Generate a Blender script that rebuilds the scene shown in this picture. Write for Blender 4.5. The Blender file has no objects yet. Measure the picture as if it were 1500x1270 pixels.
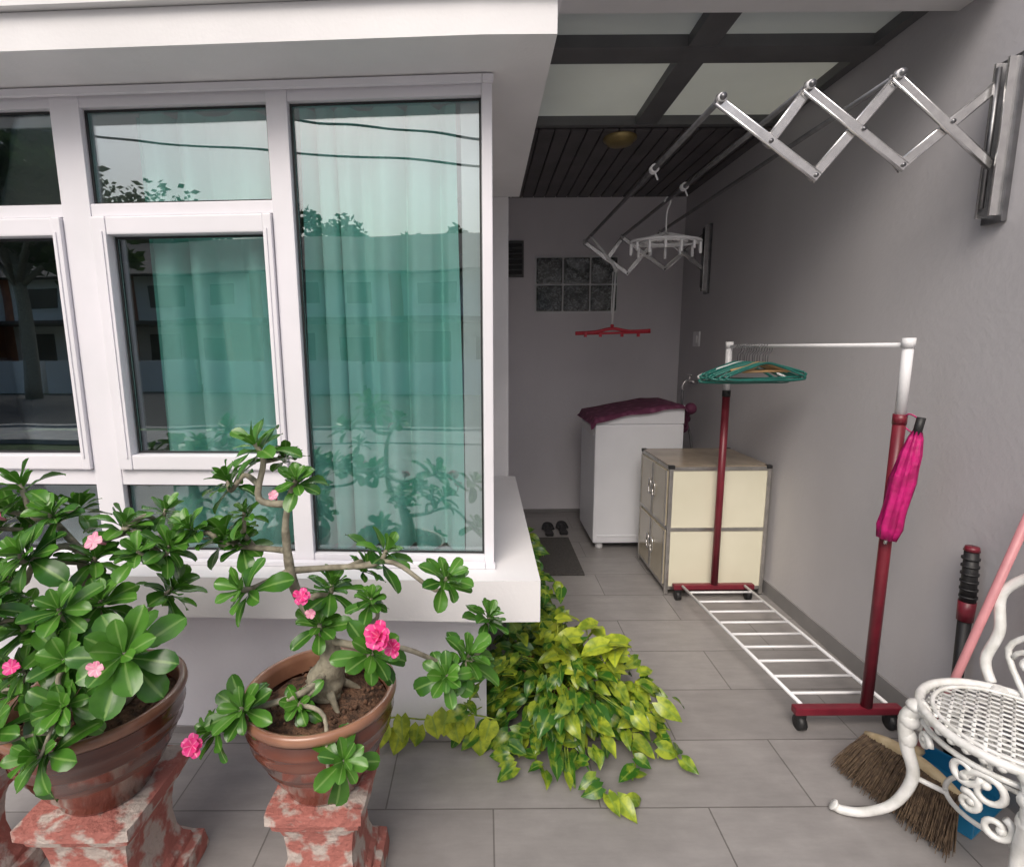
import bpy, math, random
from mathutils import Vector, Matrix, noise
R=random.Random(7)
S=bpy.context.scene
S.view_settings.view_transform='Standard'; S.view_settings.look='None'; S.view_settings.exposure=0
V=Vector
# ---------------------------------------------------------------- materials
def new_mat(name):
    m=bpy.data.materials.new(name); m.use_nodes=True
    nt=m.node_tree; b=nt.nodes['Principled BSDF']; return m,nt,b
def mat(name,c1,c2=None,rough=.6,metal=0,scale=8,bump=0,bscale=60,detail=6,spec=.5,contrast=(.35,.65),coord='Object',coat=0,stretch=None):
    m,nt,b=new_mat(name); N=nt.nodes; L=nt.links
    b.inputs['Roughness'].default_value=rough; b.inputs['Metallic'].default_value=metal
    b.inputs['Specular IOR Level'].default_value=spec
    b.inputs['Coat Weight'].default_value=coat; b.inputs['Coat Roughness'].default_value=.12
    if c2 is None: c2=tuple(x*.88 for x in c1)
    tc=N.new('ShaderNodeTexCoord'); src=tc.outputs[coord]
    n=N.new('ShaderNodeTexNoise'); n.inputs['Scale'].default_value=scale; n.inputs['Detail'].default_value=detail
    if stretch:
        mp=N.new('ShaderNodeMapping'); mp.inputs['Scale'].default_value=stretch; L.new(src,mp.inputs['Vector']); L.new(mp.outputs[0],n.inputs['Vector'])
    else: L.new(src,n.inputs['Vector'])
    r=N.new('ShaderNodeValToRGB'); r.color_ramp.elements[0].position=contrast[0]; r.color_ramp.elements[1].position=contrast[1]
    r.color_ramp.elements[0].color=(*c2,1); r.color_ramp.elements[1].color=(*c1,1)
    L.new(n.outputs['Fac'],r.inputs['Fac']); L.new(r.outputs['Color'],b.inputs['Base Color'])
    if bump:
        n2=N.new('ShaderNodeTexNoise'); n2.inputs['Scale'].default_value=bscale; n2.inputs['Detail'].default_value=4
        L.new(src,n2.inputs['Vector'])
        bp=N.new('ShaderNodeBump'); bp.inputs['Strength'].default_value=bump; bp.inputs['Distance'].default_value=.01
        L.new(n2.outputs['Fac'],bp.inputs['Height']); L.new(bp.outputs['Normal'],b.inputs['Normal'])
    return m
def leaf_mat(name,ca,cb,mid,rough=.3,varieg=None):
    m,nt,b=new_mat(name); N=nt.nodes; L=nt.links
    b.inputs['Roughness'].default_value=rough
    at=N.new('ShaderNodeAttribute'); at.attribute_name='tint'
    lu=N.new('ShaderNodeAttribute'); lu.attribute_name='lu'
    mix=N.new('ShaderNodeMix'); mix.data_type='RGBA'; mix.inputs['A'].default_value=(*ca,1); mix.inputs['B'].default_value=(*cb,1)
    tc=N.new('ShaderNodeTexCoord'); n=N.new('ShaderNodeTexNoise'); n.inputs['Scale'].default_value=varieg or 14; n.inputs['Detail'].default_value=5
    L.new(tc.outputs['Object'],n.inputs['Vector'])
    ad=N.new('ShaderNodeMath'); ad.operation='MULTIPLY_ADD'; ad.use_clamp=True
    mr=N.new('ShaderNodeMapRange'); mr.inputs['From Min'].default_value=.4; mr.inputs['From Max'].default_value=.6
    L.new(n.outputs['Fac'],mr.inputs['Value']); 
    sb=N.new('ShaderNodeMath'); sb.operation='SUBTRACT'; L.new(mr.outputs['Result'],sb.inputs[0]); sb.inputs[1].default_value=.5
    L.new(sb.outputs[0],ad.inputs[0]); ad.inputs[1].default_value=.6 if varieg else .35; L.new(at.outputs['Fac'],ad.inputs[2])
    L.new(ad.outputs[0],mix.inputs['Factor'])
    ab=N.new('ShaderNodeMath'); ab.operation='ABSOLUTE'; L.new(lu.outputs['Fac'],ab.inputs[0])
    m2=N.new('ShaderNodeMapRange'); m2.inputs['From Min'].default_value=.05; m2.inputs['From Max'].default_value=.16; m2.inputs['To Min'].default_value=.75; m2.inputs['To Max'].default_value=0
    L.new(ab.outputs[0],m2.inputs['Value'])
    mx=N.new('ShaderNodeMix'); mx.data_type='RGBA'; L.new(m2.outputs['Result'],mx.inputs['Factor']); L.new(mix.outputs['Result'],mx.inputs['A']); mx.inputs['B'].default_value=(*mid,1)
    L.new(mx.outputs['Result'],b.inputs['Base Color'])
    tr=N.new('ShaderNodeBsdfTranslucent'); L.new(mx.outputs['Result'],tr.inputs['Color'])
    ms=N.new('ShaderNodeMixShader'); ms.inputs[0].default_value=.2
    out=N['Material Output']; L.new(b.outputs[0],ms.inputs[1]); L.new(tr.outputs[0],ms.inputs[2]); L.new(ms.outputs[0],out.inputs[0])
    return m
WHITE=mat('white_paint',(.80,.79,.80),(.72,.71,.72),rough=.55,scale=2.5,bump=.08,bscale=90)
FRAME=mat('white_powdercoat_frame',(.82,.80,.85),(.77,.76,.80),rough=.35,scale=4)
BASEW=mat('pale_lower_wall',(.84,.84,.90),(.75,.75,.81),rough=.7,scale=2.2,bump=.15,bscale=70)
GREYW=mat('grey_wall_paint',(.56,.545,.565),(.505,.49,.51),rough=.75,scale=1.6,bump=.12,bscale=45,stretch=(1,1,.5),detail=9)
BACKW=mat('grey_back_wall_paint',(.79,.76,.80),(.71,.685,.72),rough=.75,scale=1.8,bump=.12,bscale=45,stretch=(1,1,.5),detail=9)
SKIRT=mat('skirting_tile',(.27,.26,.26),(.22,.215,.215),rough=.4,scale=5)
BEAMG=mat('light_grey_beam',(.70,.69,.70),(.64,.63,.64),rough=.7,scale=3)
DARKF=mat('dark_grey_frame',(.13,.13,.135),(.105,.105,.11),rough=.5,scale=5)
SLAT=mat('dark_ceiling_slat',(.11,.10,.105),(.075,.07,.072),rough=.4,scale=5)
CHROME=mat('brushed_metal',(.88,.87,.86),(.74,.73,.73),rough=.25,metal=.9,scale=30)
STEELD=mat('dark_steel',(.25,.25,.26),(.18,.18,.19),rough=.4,metal=.9,scale=20)
WPLAS=mat('white_plastic',(.82,.82,.84),(.76,.76,.78),rough=.4,scale=6)
WAPP=mat('appliance_enamel',(.82,.83,.88),(.77,.78,.83),rough=.35,scale=3)
MAROON=mat('maroon_enamel',(.19,.018,.032),(.14,.014,.025),rough=.35,scale=12)
CREAM=mat('cream_panel',(.78,.75,.60),(.73,.70,.55),rough=.35,scale=3,coat=.3)
TANP=mat('tan_door_panel',(.50,.44,.33),(.44,.385,.28),rough=.2,scale=3,coat=.6)
CABTOP=mat('cabinet_top',(.36,.30,.23),(.27,.22,.17),rough=.25,scale=6)
ALU=mat('aluminium_trim',(.55,.53,.51),(.42,.41,.39),rough=.35,metal=.85,scale=20)
BLACK=mat('black_rubber',(.02,.02,.022),(.015,.015,.016),rough=.5,scale=10)
PINKU=mat('magenta_nylon',(.60,.012,.19),(.34,.008,.10),rough=.4,scale=25,bump=.4,bscale=40)
TEALP=mat('teal_plastic',(.02,.17,.14),(.015,.11,.095),rough=.35,scale=12)
WOODH=mat('light_wood',(.48,.30,.14),(.38,.22,.1),rough=.5,scale=20)
STRAWW=mat('broom_head_wood',(.62,.50,.32),(.48,.37,.22),rough=.6,scale=25)
BRIST=mat('broom_bristle',(.17,.115,.07),(.07,.045,.03),rough=.8,scale=60)
BLUE=mat('blue_plastic',(.02,.20,.40),(.015,.16,.32),rough=.35,scale=6)
PINKH=mat('faded_pink_handle',(.62,.27,.29),(.52,.22,.24),rough=.45,scale=15)
REDP=mat('red_plastic',(.6,.04,.07),(.5,.03,.05),rough=.4,scale=10)
IRON=mat('white_cast_iron_paint',(.82,.82,.81),(.64,.64,.61),rough=.3,scale=22,coat=.4,bump=.15,bscale=80)
POT=mat('brown_glazed_ceramic',(.17,.045,.022),(.06,.016,.01),rough=.16,scale=4,coat=.8,contrast=(.3,.7),stretch=(1,1,5))
POTRIM=mat('pot_rim_clay',(.34,.17,.105),(.19,.08,.05),rough=.3,scale=9,coat=.5)
SOIL=mat('soil',(.19,.10,.06),(.05,.028,.018),rough=.95,scale=45,bump=1,bscale=120)
PED=mat('weathered_terracotta_plinth',(.40,.145,.12),(.50,.43,.39),rough=.85,scale=16,bump=.9,bscale=45,contrast=(.43,.52),detail=15)
BARK=mat('grey_green_bark',(.36,.33,.25),(.17,.15,.11),rough=.75,scale=30,bump=.4,bscale=90)
MAT_=mat('dark_doormat',(.09,.085,.08),(.055,.05,.048),rough=.95,scale=90,bump=.6,bscale=200)
LAMPG=mat('ceiling_lamp_bronze',(.36,.28,.12),(.28,.21,.08),rough=.35,metal=.6,scale=10)
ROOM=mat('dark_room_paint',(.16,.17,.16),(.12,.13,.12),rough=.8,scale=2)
ROOFT=mat('dark_roof_tile',(.09,.07,.065),(.05,.042,.04),rough=.8,scale=3)
HWHITE=mat('neighbour_render',(.80,.80,.78),(.7,.7,.68),rough=.8,scale=.6)
HBRN=mat('neighbour_brick_trim',(.45,.16,.08),(.33,.11,.06),rough=.8,scale=3)
DGLASS=mat('neighbour_window_glass',(.03,.035,.04),(.02,.025,.03),rough=.1,scale=1)
ASPH=mat('asphalt',(.06,.06,.06),(.045,.045,.046),rough=.9,scale=8,bump=.3,bscale=100)
GRASSM=mat('grass_ground',(.06,.10,.03),(.035,.06,.02),rough=.95,scale=4)
CONC=mat('concrete_kerb',(.4,.39,.37),(.3,.29,.28),rough=.85,scale=5)
PINKF=leaf_mat('pink_petal',(.78,.03,.22),(.85,.10,.36),(.9,.35,.5),rough=.5)
PINKL=leaf_mat('pale_pink_petal',(.85,.25,.42),(.9,.45,.55),(.9,.7,.7),rough=.5)
LEAF=leaf_mat('desert_rose_leaf',(.030,.115,.014),(.10,.27,.032),(.22,.38,.10),rough=.27)
POTHOS=leaf_mat('pothos_leaf',(.035,.13,.014),(.46,.54,.045),(.22,.34,.06),rough=.3,varieg=30)
TREEL=leaf_mat('tree_leaf',(.03,.07,.02),(.08,.14,.03),(.06,.12,.03),rough=.6)
# floor tile
def tile_mat():
    m,nt,b=new_mat('porch_tile'); N=nt.nodes; L=nt.links
    g=N.new('ShaderNodeTexCoord'); mp=N.new('ShaderNodeMapping')
    mp.inputs['Location'].default_value=(-.02+7.1,-1.54+6.1,0)
    L.new(g.outputs['Object'],mp.inputs['Vector'])
    br=N.new('ShaderNodeTexBrick'); br.offset=.5; br.squash=1
    br.inputs['Scale'].default_value=1; br.inputs['Brick Width'].default_value=.71; br.inputs['Row Height'].default_value=.305
    br.inputs['Mortar Size'].default_value=.0028; br.inputs['Mortar Smooth'].default_value=.3; br.inputs['Bias'].default_value=0
    br.inputs['Color1'].default_value=(.255,.24,.236,1); br.inputs['Color2'].default_value=(.305,.29,.285,1); br.inputs['Mortar'].default_value=(.15,.14,.135,1)
    L.new(mp.outputs[0],br.inputs['Vector'])
    mp2=N.new('ShaderNodeMapping'); mp2.inputs['Scale'].default_value=(1.2,5,1); L.new(g.outputs['Object'],mp2.inputs['Vector'])
    n=N.new('ShaderNodeTexNoise'); n.inputs['Scale'].default_value=4; n.inputs['Detail'].default_value=9; n.inputs['Roughness'].default_value=.65; L.new(mp2.outputs[0],n.inputs['Vector'])
    mr=N.new('ShaderNodeMapRange'); mr.inputs['To Min'].default_value=.72; mr.inputs['To Max'].default_value=1.28; L.new(n.outputs['Fac'],mr.inputs['Value'])
    mx=N.new('ShaderNodeVectorMath'); mx.operation='MULTIPLY'; L.new(br.outputs['Color'],mx.inputs[0]); L.new(mr.outputs[0],mx.inputs[1])
    n3=N.new('ShaderNodeTexNoise'); n3.inputs['Scale'].default_value=1.7; n3.inputs['Detail'].default_value=10; n3.inputs['Roughness'].default_value=.7; L.new(g.outputs['Object'],n3.inputs['Vector'])
    mr3=N.new('ShaderNodeMapRange'); mr3.inputs['From Min'].default_value=.3; mr3.inputs['From Max'].default_value=.62; mr3.inputs['To Min'].default_value=.78; mr3.inputs['To Max'].default_value=1.06; L.new(n3.outputs['Fac'],mr3.inputs['Value'])
    mx3=N.new('ShaderNodeVectorMath'); mx3.operation='MULTIPLY'; L.new(mx.outputs[0],mx3.inputs[0]); L.new(mr3.outputs[0],mx3.inputs[1])
    L.new(mx3.outputs[0],b.inputs['Base Color'])
    mr2=N.new('ShaderNodeMapRange'); mr2.inputs['To Min'].default_value=.18; mr2.inputs['To Max'].default_value=.5; L.new(n3.outputs['Fac'],mr2.inputs['Value']); L.new(mr2.outputs[0],b.inputs['Roughness'])
    iv=N.new('ShaderNodeMath'); iv.operation='SUBTRACT'; iv.inputs[0].default_value=1; L.new(br.outputs['Fac'],iv.inputs[1])
    bp=N.new('ShaderNodeBump'); bp.inputs['Strength'].default_value=.5; bp.inputs['Distance'].default_value=.003; L.new(iv.outputs[0],bp.inputs['Height']); L.new(bp.outputs[0],b.inputs['Normal'])
    return m
TILE=tile_mat()
def glass_mat(name,refl,tint,rough=.0):
    m,nt,b=new_mat(name); N=nt.nodes; L=nt.links; N.remove(b)
    t=N.new('ShaderNodeBsdfTransparent'); t.inputs[0].default_value=(*tint,1)
    g=N.new('ShaderNodeBsdfGlossy'); g.inputs['Roughness'].default_value=rough; g.inputs['Color'].default_value=(.90,.95,1,1)
    lw=N.new('ShaderNodeLayerWeight'); lw.inputs[0].default_value=.3
    mr=N.new('ShaderNodeMapRange'); mr.inputs['To Min'].default_value=refl; mr.inputs['To Max'].default_value=.95; L.new(lw.outputs['Fresnel'],mr.inputs['Value'])
    tc=N.new('ShaderNodeTexCoord'); n=N.new('ShaderNodeTexNoise'); n.inputs['Scale'].default_value=1.3; L.new(tc.outputs['Object'],n.inputs['Vector'])
    bp=N.new('ShaderNodeBump'); bp.inputs['Strength'].default_value=.12; bp.inputs['Distance'].default_value=.02; L.new(n.outputs['Fac'],bp.inputs['Height']); L.new(bp.outputs[0],g.inputs['Normal'])
    ms=N.new('ShaderNodeMixShader'); L.new(mr.outputs[0],ms.inputs[0]); L.new(t.outputs[0],ms.inputs[1]); L.new(g.outputs[0],ms.inputs[2])
    L.new(ms.outputs[0],N['Material Output'].inputs[0]); return m
GLASS=glass_mat('tinted_window_glass',.14,(.93,.98,.97))
def trans_mat(name,col,fac=.6,rough=.5):
    m,nt,b=new_mat(name); N=nt.nodes; L=nt.links
    tc=N.new('ShaderNodeTexCoord'); n=N.new('ShaderNodeTexNoise'); n.inputs['Scale'].default_value=3; n.inputs['Detail'].default_value=6; L.new(tc.outputs['Object'],n.inputs['Vector'])
    r=N.new('ShaderNodeValToRGB'); r.color_ramp.elements[0].color=(*[c*.85 for c in col],1); r.color_ramp.elements[1].color=(*col,1); L.new(n.outputs[0],r.inputs[0])
    L.new(r.outputs[0],b.inputs['Base Color']); b.inputs['Roughness'].default_value=rough
    t=N.new('ShaderNodeBsdfTranslucent'); L.new(r.outputs[0],t.inputs[0])
    ms=N.new('ShaderNodeMixShader'); ms.inputs[0].default_value=fac; L.new(b.outputs[0],ms.inputs[1]); L.new(t.outputs[0],ms.inputs[2]); L.new(ms.outputs[0],N['Material Output'].inputs[0]); return m
POLY=trans_mat('polycarbonate_sheet',(.76,.77,.72),.46)
CURT=trans_mat('teal_curtain_fabric',(.46,.86,.79),.06,.8)
def gblock():
    m,nt,b=new_mat('glass_block'); N=nt.nodes; L=nt.links
    b.inputs['Base Color'].default_value=(.10,.12,.12,1); b.inputs['Roughness'].default_value=.12; b.inputs['Coat Weight'].default_value=.6
    tc=N.new('ShaderNodeTexCoord'); n=N.new('ShaderNodeTexNoise'); n.inputs['Scale'].default_value=22; n.inputs['Distortion'].default_value=2.5; n.inputs['Detail'].default_value=2; L.new(tc.outputs['Object'],n.inputs['Vector'])
    r=N.new('ShaderNodeValToRGB'); r.color_ramp.elements[0].position=.46; r.color_ramp.elements[1].position=.75; r.color_ramp.elements[0].color=(.03,.035,.035,1); r.color_ramp.elements[1].color=(.32,.35,.35,1); L.new(n.outputs[0],r.inputs[0]); L.new(r.outputs[0],b.inputs['Base Color'])
    bp=N.new('ShaderNodeBump'); bp.inputs['Strength'].default_value=.8; L.new(n.outputs[0],bp.inputs['Height']); L.new(bp.outputs[0],b.inputs['Normal']); return m
GBLK=gblock()
def cloth():
    m,nt,b=new_mat('maroon_floral_cloth'); N=nt.nodes; L=nt.links
    tc=N.new('ShaderNodeTexCoord'); v=N.new('ShaderNodeTexVoronoi'); v.inputs['Scale'].default_value=16; L.new(tc.outputs['Object'],v.inputs['Vector'])
    r=N.new('ShaderNodeValToRGB'); r.color_ramp.elements[0].color=(.28,.09,.18,1); r.color_ramp.elements[1].color=(.12,.025,.065,1); r.color_ramp.elements[1].position=.45; L.new(v.outputs[0],r.inputs[0]); L.new(r.outputs[0],b.inputs['Base Color']); b.inputs['Roughness'].default_value=.75; return m
CLOTH=cloth()
# ---------------------------------------------------------------- mesh builder
class MB:
    def __init__(s): s.v=[];s.f=[];s.m=[];s.sm=[];s.mats=[];s.t=[];s.u=[]
    def mi(s,m):
        if m not in s.mats: s.mats.append(m)
        return s.mats.index(m)
    def add(s,vs,fs,m,smooth=False,tint=0,lu=None):
        o=len(s.v); s.v+= [tuple(x) for x in vs]; s.t+=[tint]*len(vs); s.u+= lu if lu else [1.]*len(vs)
        i=s.mi(m)
        for f in fs: s.f.append([a+o for a in f]); s.m.append(i); s.sm.append(smooth)
    def box(s,x0,x1,y0,y1,z0,z1,m,b=0,M=None):
        if x0>x1:x0,x1=x1,x0
        if y0>y1:y0,y1=y1,y0
        if z0>z1:z0,z1=z1,z0
        if b<=0:
            vs=[V((x,y,z)) for x in(x0,x1) for y in(y0,y1) for z in(z0,z1)]
            fs=[(0,1,3,2),(4,6,7,5),(0,4,5,1),(2,3,7,6),(0,2,6,4),(1,5,7,3)]
            if M: vs=[M@v for v in vs]
            s.add(vs,fs,m); return
        b=min(b,(x1-x0)*.45,(y1-y0)*.45,(z1-z0)*.45)
        import bmesh
        bm=bmesh.new(); bmesh.ops.create_cube(bm,size=1)
        for v in bm.verts: v.co=V(((x0+x1)/2+v.co.x*(x1-x0),(y0+y1)/2+v.co.y*(y1-y0),(z0+z1)/2+v.co.z*(z1-z0)))
        bmesh.ops.bevel(bm,geom=bm.edges[:],offset=b,segments=2,profile=.7,affect='EDGES')
        bm.verts.ensure_lookup_table(); bm.verts.index_update()
        vs=[v.co.copy() for v in bm.verts]; fs=[[v.index for v in f.verts] for f in bm.faces]; bm.free()
        if M: vs=[M@v for v in vs]
        s.add(vs,fs,m)
    def tube(s,pts,r,m,n=8,cap=True,flat=1.0,tint=0):
        pts=[V(p) for p in pts]; k=len(pts)
        rs=r if isinstance(r,(list,tuple)) else [r]*k
        vs=[];prev=None
        for i,p in enumerate(pts):
            d=(pts[min(i+1,k-1)]-pts[max(i-1,0)])
            if d.length<1e-9: d=V((0,0,1))
            d.normalize()
            if prev is None:
                a=V((0,0,1)) if abs(d.z)<.9 else V((1,0,0)); x=d.cross(a).normalized()
            else: x=(prev-d*prev.dot(d)).normalized()
            prev=x; y=d.cross(x)
            for j in range(n):
                an=2*math.pi*j/n; vs.append(p+(x*math.cos(an)+y*math.sin(an)*flat)*rs[i])
        fs=[(i*n+j,i*n+(j+1)%n,(i+1)*n+(j+1)%n,(i+1)*n+j) for i in range(k-1) for j in range(n)]
        if cap: fs+=[list(range(n))[::-1],[(k-1)*n+j for j in range(n)]]
        s.add(vs,fs,m,True,tint)
    def lathe(s,prof,c,m,n=40,ax=None,smooth=True,rot=0,sx=1,sy=1):
        vs=[];c=V(c)
        for r_,z in prof:
            for j in range(n):
                a=2*math.pi*j/n+rot; vs.append(c+V((r_*math.cos(a)*sx,r_*math.sin(a)*sy,z)))
        k=len(prof)
        fs=[(i*n+j,i*n+(j+1)%n,(i+1)*n+(j+1)%n,(i+1)*n+j) for i in range(k-1) for j in range(n)]
        s.add(vs,fs,m,smooth)
    def ball(s,c,r,m,n=10,sz=1):
        pr=[(max(1e-4,r*math.sin(math.pi*i/n)),-r*sz*math.cos(math.pi*i/n)) for i in range(n+1)]
        s.lathe(pr,c,m,n=max(8,n+2))
    def leaf(s,base,d,nrm,L,W,kind,droop,m,tint,fold=.25,wav=.0):
        d=V(d).normalized(); nrm=V(nrm); nrm=(nrm-d*nrm.dot(d))
        if nrm.length<1e-4: nrm=d.orthogonal()
        nrm.normalize(); sd=d.cross(nrm)
        if kind=='ob': ws=[.10,.30,.58,.86,1.0,.88,.5,.04]; ts=[0,.17,.34,.52,.7,.85,.95,1]
        elif kind=='heart': ws=[.45,.92,1.0,.88,.58,.26,.02]; ts=[0,.1,.26,.46,.67,.86,1]
        else: ws=[.15,.6,.95,1.0,.75,.1]; ts=[0,.25,.5,.75,.92,1]
        vs=[];lu=[];p=V(base);prev=0
        for w,t in zip(ws,ts):
            a=droop*t; dd=(d*math.cos(a)-nrm*math.sin(a)); nn=(nrm*math.cos(a)+d*math.sin(a))
            p=p+dd*L*(t-prev); prev=t
            q=p
            back=-dd*L*(.16 if (kind=='heart' and t==0) else 0)
            wv=math.sin(t*9+tint*20)*wav*W
            for u in(-1,-.5,0,.5,1):
                vs.append(q+sd*W*.5*w*u+nn*(abs(u)*fold*W*.5*w+abs(u)*wv*(1 if u>0 else -.7))+back*abs(u)); lu.append(u)
        k=len(ts)
        fs=[(i*5+j,i*5+j+1,(i+1)*5+j+1,(i+1)*5+j) for i in range(k-1) for j in range(4)]
        s.add(vs,fs,m,True,tint,lu)
    def obj(s,name,parent=None,attrs=False):
        me=bpy.data.meshes.new(name)
        if parent is not None and parent.name=='house':
            # the house front is not quite square to the passage: it recedes slightly to the left
            s.v=[(x*(1+.03*-x),y-.055*x,z) if x<0 else (x,y,z) for x,y,z in s.v]
        me.from_pydata(s.v,[],s.f)
        for m in s.mats: me.materials.append(m)
        me.polygons.foreach_set('material_index',s.m); me.polygons.foreach_set('use_smooth',s.sm)
        if attrs:
            a=me.attributes.new('tint','FLOAT','POINT'); a.data.foreach_set('value',s.t)
            a=me.attributes.new('lu','FLOAT','POINT'); a.data.foreach_set('value',s.u)
        me.update()
        o=bpy.data.objects.new(name,me); S.collection.objects.link(o)
        if parent: o.parent=parent
        return o
def empty(name,loc=(0,0,0)):
    e=bpy.data.objects.new(name,None); e.empty_display_size=.2; S.collection.objects.link(e); return e
def one(name,x0,x1,y0,y1,z0,z1,m,b=0,parent=None):
    mb=MB(); mb.box(x0,x1,y0,y1,z0,z1,m,b); return mb.obj(name,parent)
def crom(pts,n=6):
    P=[V(p) for p in pts]; out=[]
    for i in range(len(P)-1):
        p0=P[max(i-1,0)];p1=P[i];p2=P[i+1];p3=P[min(i+2,len(P)-1)]
        for k in range(n):
            t=k/n; out.append(.5*((2*p1)+(p2-p0)*t+(2*p0-5*p1+4*p2-p3)*t*t+(3*p1-p0-3*p2+p3)*t**3))
    out.append(P[-1]); return out
def lerp(a,b,n): return [a+(b-a)*i/(n-1) for i in range(n)]
# ---------------------------------------------------------------- ground etc
mb=MB(); mb.add([(-300,-300,-.06),(300,-300,-.06),(300,300,-.06),(-300,300,-.06)],[(0,1,2,3)],GRASSM); mb.obj('ground')
mb=MB(); mb.box(-6,1.9,-4.5,5,-.055,0,TILE); mb.obj('porch_floor')
one('road',-80,80,-14,-6,-.058,-.04,ASPH)
one('kerb',-80,80,-6,-5.8,-.05,.06,CONC)
one('pavement',-80,80,-5.8,-4.5,-.055,.02,CONC)
# ---------------------------------------------------------------- house
house=empty('house')
mb=MB()
def slab(x0,x1,y0,y1,z0,z1,m):
    vs=[]; 
    for x in(x0,0,x1):
        for y in(y0,y1):
            for z in(z0,z1): vs.append((x,y,z))
    fs=[(0,1,3,2),(8,10,11,9)]
    for o in(0,4): fs+=[(o,o+4,o+5,o+1),(o+2,o+3,o+7,o+6),(o,o+2,o+6,o+4),(o+1,o+5,o+7,o+3)]
    mb.add(vs,fs,m)
slab(-4,.20,1.56,3.1,2.32,2.415,WHITE); slab(-4,.215,1.535,3.1,2.418,2.60,WHITE); slab(-4,.18,1.75,3.2,2.603,3.4,WHITE); mb.obj('canopy',house)
mb=MB(); slab(-4,.18,1.65,3.1,.60,.745,WHITE); mb.obj('window_sill',house)
mb=MB(); mb.box(-4,-.0,1.85,1.95,0,.598,BASEW); mb.box(-.1,-.002,1.952,3.1,0,.598,BASEW); mb.box(-4,-.001,1.842,1.86,.001,.03,SKIRT);mb.obj('lower_wall',house)
mb=MB(); mb.box(-.07,.022,1.845,3.1,.748,2.318,WHITE); mb.obj('bay_side_wall',house)
mb=MB(); mb.box(-.1,.14,3.102,4.75,0,3.0,WHITE); mb.obj('side_wall',house)
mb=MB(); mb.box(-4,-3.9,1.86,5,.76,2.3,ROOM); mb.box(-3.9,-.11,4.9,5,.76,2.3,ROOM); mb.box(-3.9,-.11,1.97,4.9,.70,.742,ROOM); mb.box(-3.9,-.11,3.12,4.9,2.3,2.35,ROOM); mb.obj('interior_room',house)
mb=MB(); y0,y1=1.77,1.83
for a,b_ in((-.003,.03),(-.665,-.60),(-1.33,-1.24),(-1.985,-1.93),(-2.68,-2.62)): mb.box(a,b_,y0,y1,.747,2.318,FRAME,.004)
for a,b_ in((-.60,-.003),(-1.24,-.665),(-1.93,-1.33),(-2.62,-1.985)):
    mb.box(a,b_,y0+.004,y1,2.266,2.317,FRAME,.003); mb.box(a,b_,y0+.004,y1,.748,.782,FRAME,.003)
mb.box(-2.7,-.001,1.752,1.768,2.295,2.316,FRAME,.003); mb.box(0,.034,1.752,1.768,2.295,2.316,FRAME,.003)
mb.box(-2.7,-.001,1.742,1.768,.746,.762,FRAME,.003); mb.box(0,.034,1.742,1.768,.746,.762,FRAME,.003)
for a,b_ in((-1.24,-.665),(-1.93,-1.33),(-2.62,-1.985)):
    mb.box(a,b_,y0+.004,y1,1.935,1.975,FRAME,.003); mb.box(a,b_,y0+.004,y1,1.03,1.085,FRAME,.003)
    f=.05; yy0=1.755
    mb.box(a+.002,a+f,yy0,y1-.01,1.088,1.932,FRAME,.006); mb.box(b_-f*.6,b_-.002,yy0,y1-.01,1.088,1.932,FRAME,.006)
    mb.box(a+f,b_-f*.6,yy0+.003,y1-.01,1.088,1.14,FRAME,.006); mb.box(a+f,b_-f*.6,yy0+.003,y1-.01,1.875,1.932,FRAME,.006)
    mb.box(a+f-.016,a+f-.010,yy0-.004,yy0+.004,1.13,1.885,FRAME,.001); mb.box(b_-f*.6+.008,b_-f*.6+.014,yy0-.004,yy0+.004,1.13,1.885,FRAME,.001)
mb.obj('window_frame',house)
mb=MB(); gk=MB()
def pane(a,b_,z0,z1):
    mb.box(a,b_,1.80,1.804,z0,z1,GLASS)
    g=.006
    gk.box(a,a+g,1.792,1.798,z0,z1,BLACK); gk.box(b_-g,b_,1.792,1.798,z0,z1,BLACK); gk.box(a+g,b_-g,1.793,1.798,z0,z0+g,BLACK); gk.box(a+g,b_-g,1.793,1.798,z1-g,z1,BLACK)
pane(-.598,-.005,.784,2.264)
for a,b_ in((-1.238,-.667),(-1.928,-1.332),(-2.618,-1.987)):
    pane(a,b_,1.977,2.264); pane(a,b_,.784,1.028); pane(a+.052,b_-.032,1.142,1.873)
mb.obj('window_glass',house); gk.obj('window_gasket',house)
def curtain(x0,x1,name,yc=1.95,fold=.075,m=None,z0=.765,z1=2.29):
    mb=MB(); nx=int((x1-x0)/.005); zs=lerp(z0,z1,18); vs=[]
    for i in range(nx+1):
        x=x0+(x1-x0)*i/nx
        for z in zs:
            ph=x/fold*2*math.pi+1.6*math.sin(x*11)+.7*math.sin(x*27+1)+.3*math.sin(z*2+x*5)
            am=.043*(1-.35*(z-.76)/1.5)*(1+.25*math.sin(x*17))
            s_=math.sin(ph); s_=math.copysign(abs(s_)**.75,s_)
            vs.append((x+.010*math.cos(ph)+.004*math.sin(z*3+x*20),yc+am*s_+.006*math.sin(ph*2.3+z),z))
    k=len(zs); fs=[(i*k+j,(i+1)*k+j,(i+1)*k+j+1,i*k+j+1) for i in range(nx) for j in range(k-1)]
    mb.add(vs,fs,m or CURT,True); mb.obj(name,house)
curtain(-.60,-.085,'curtain_panel',1.90,.098); curtain(-1.16,-.665,'curtain_panel_open',1.905,.13); curtain(-3.0,-2.1,'curtain_panel_far',2.0,.11)
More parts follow.
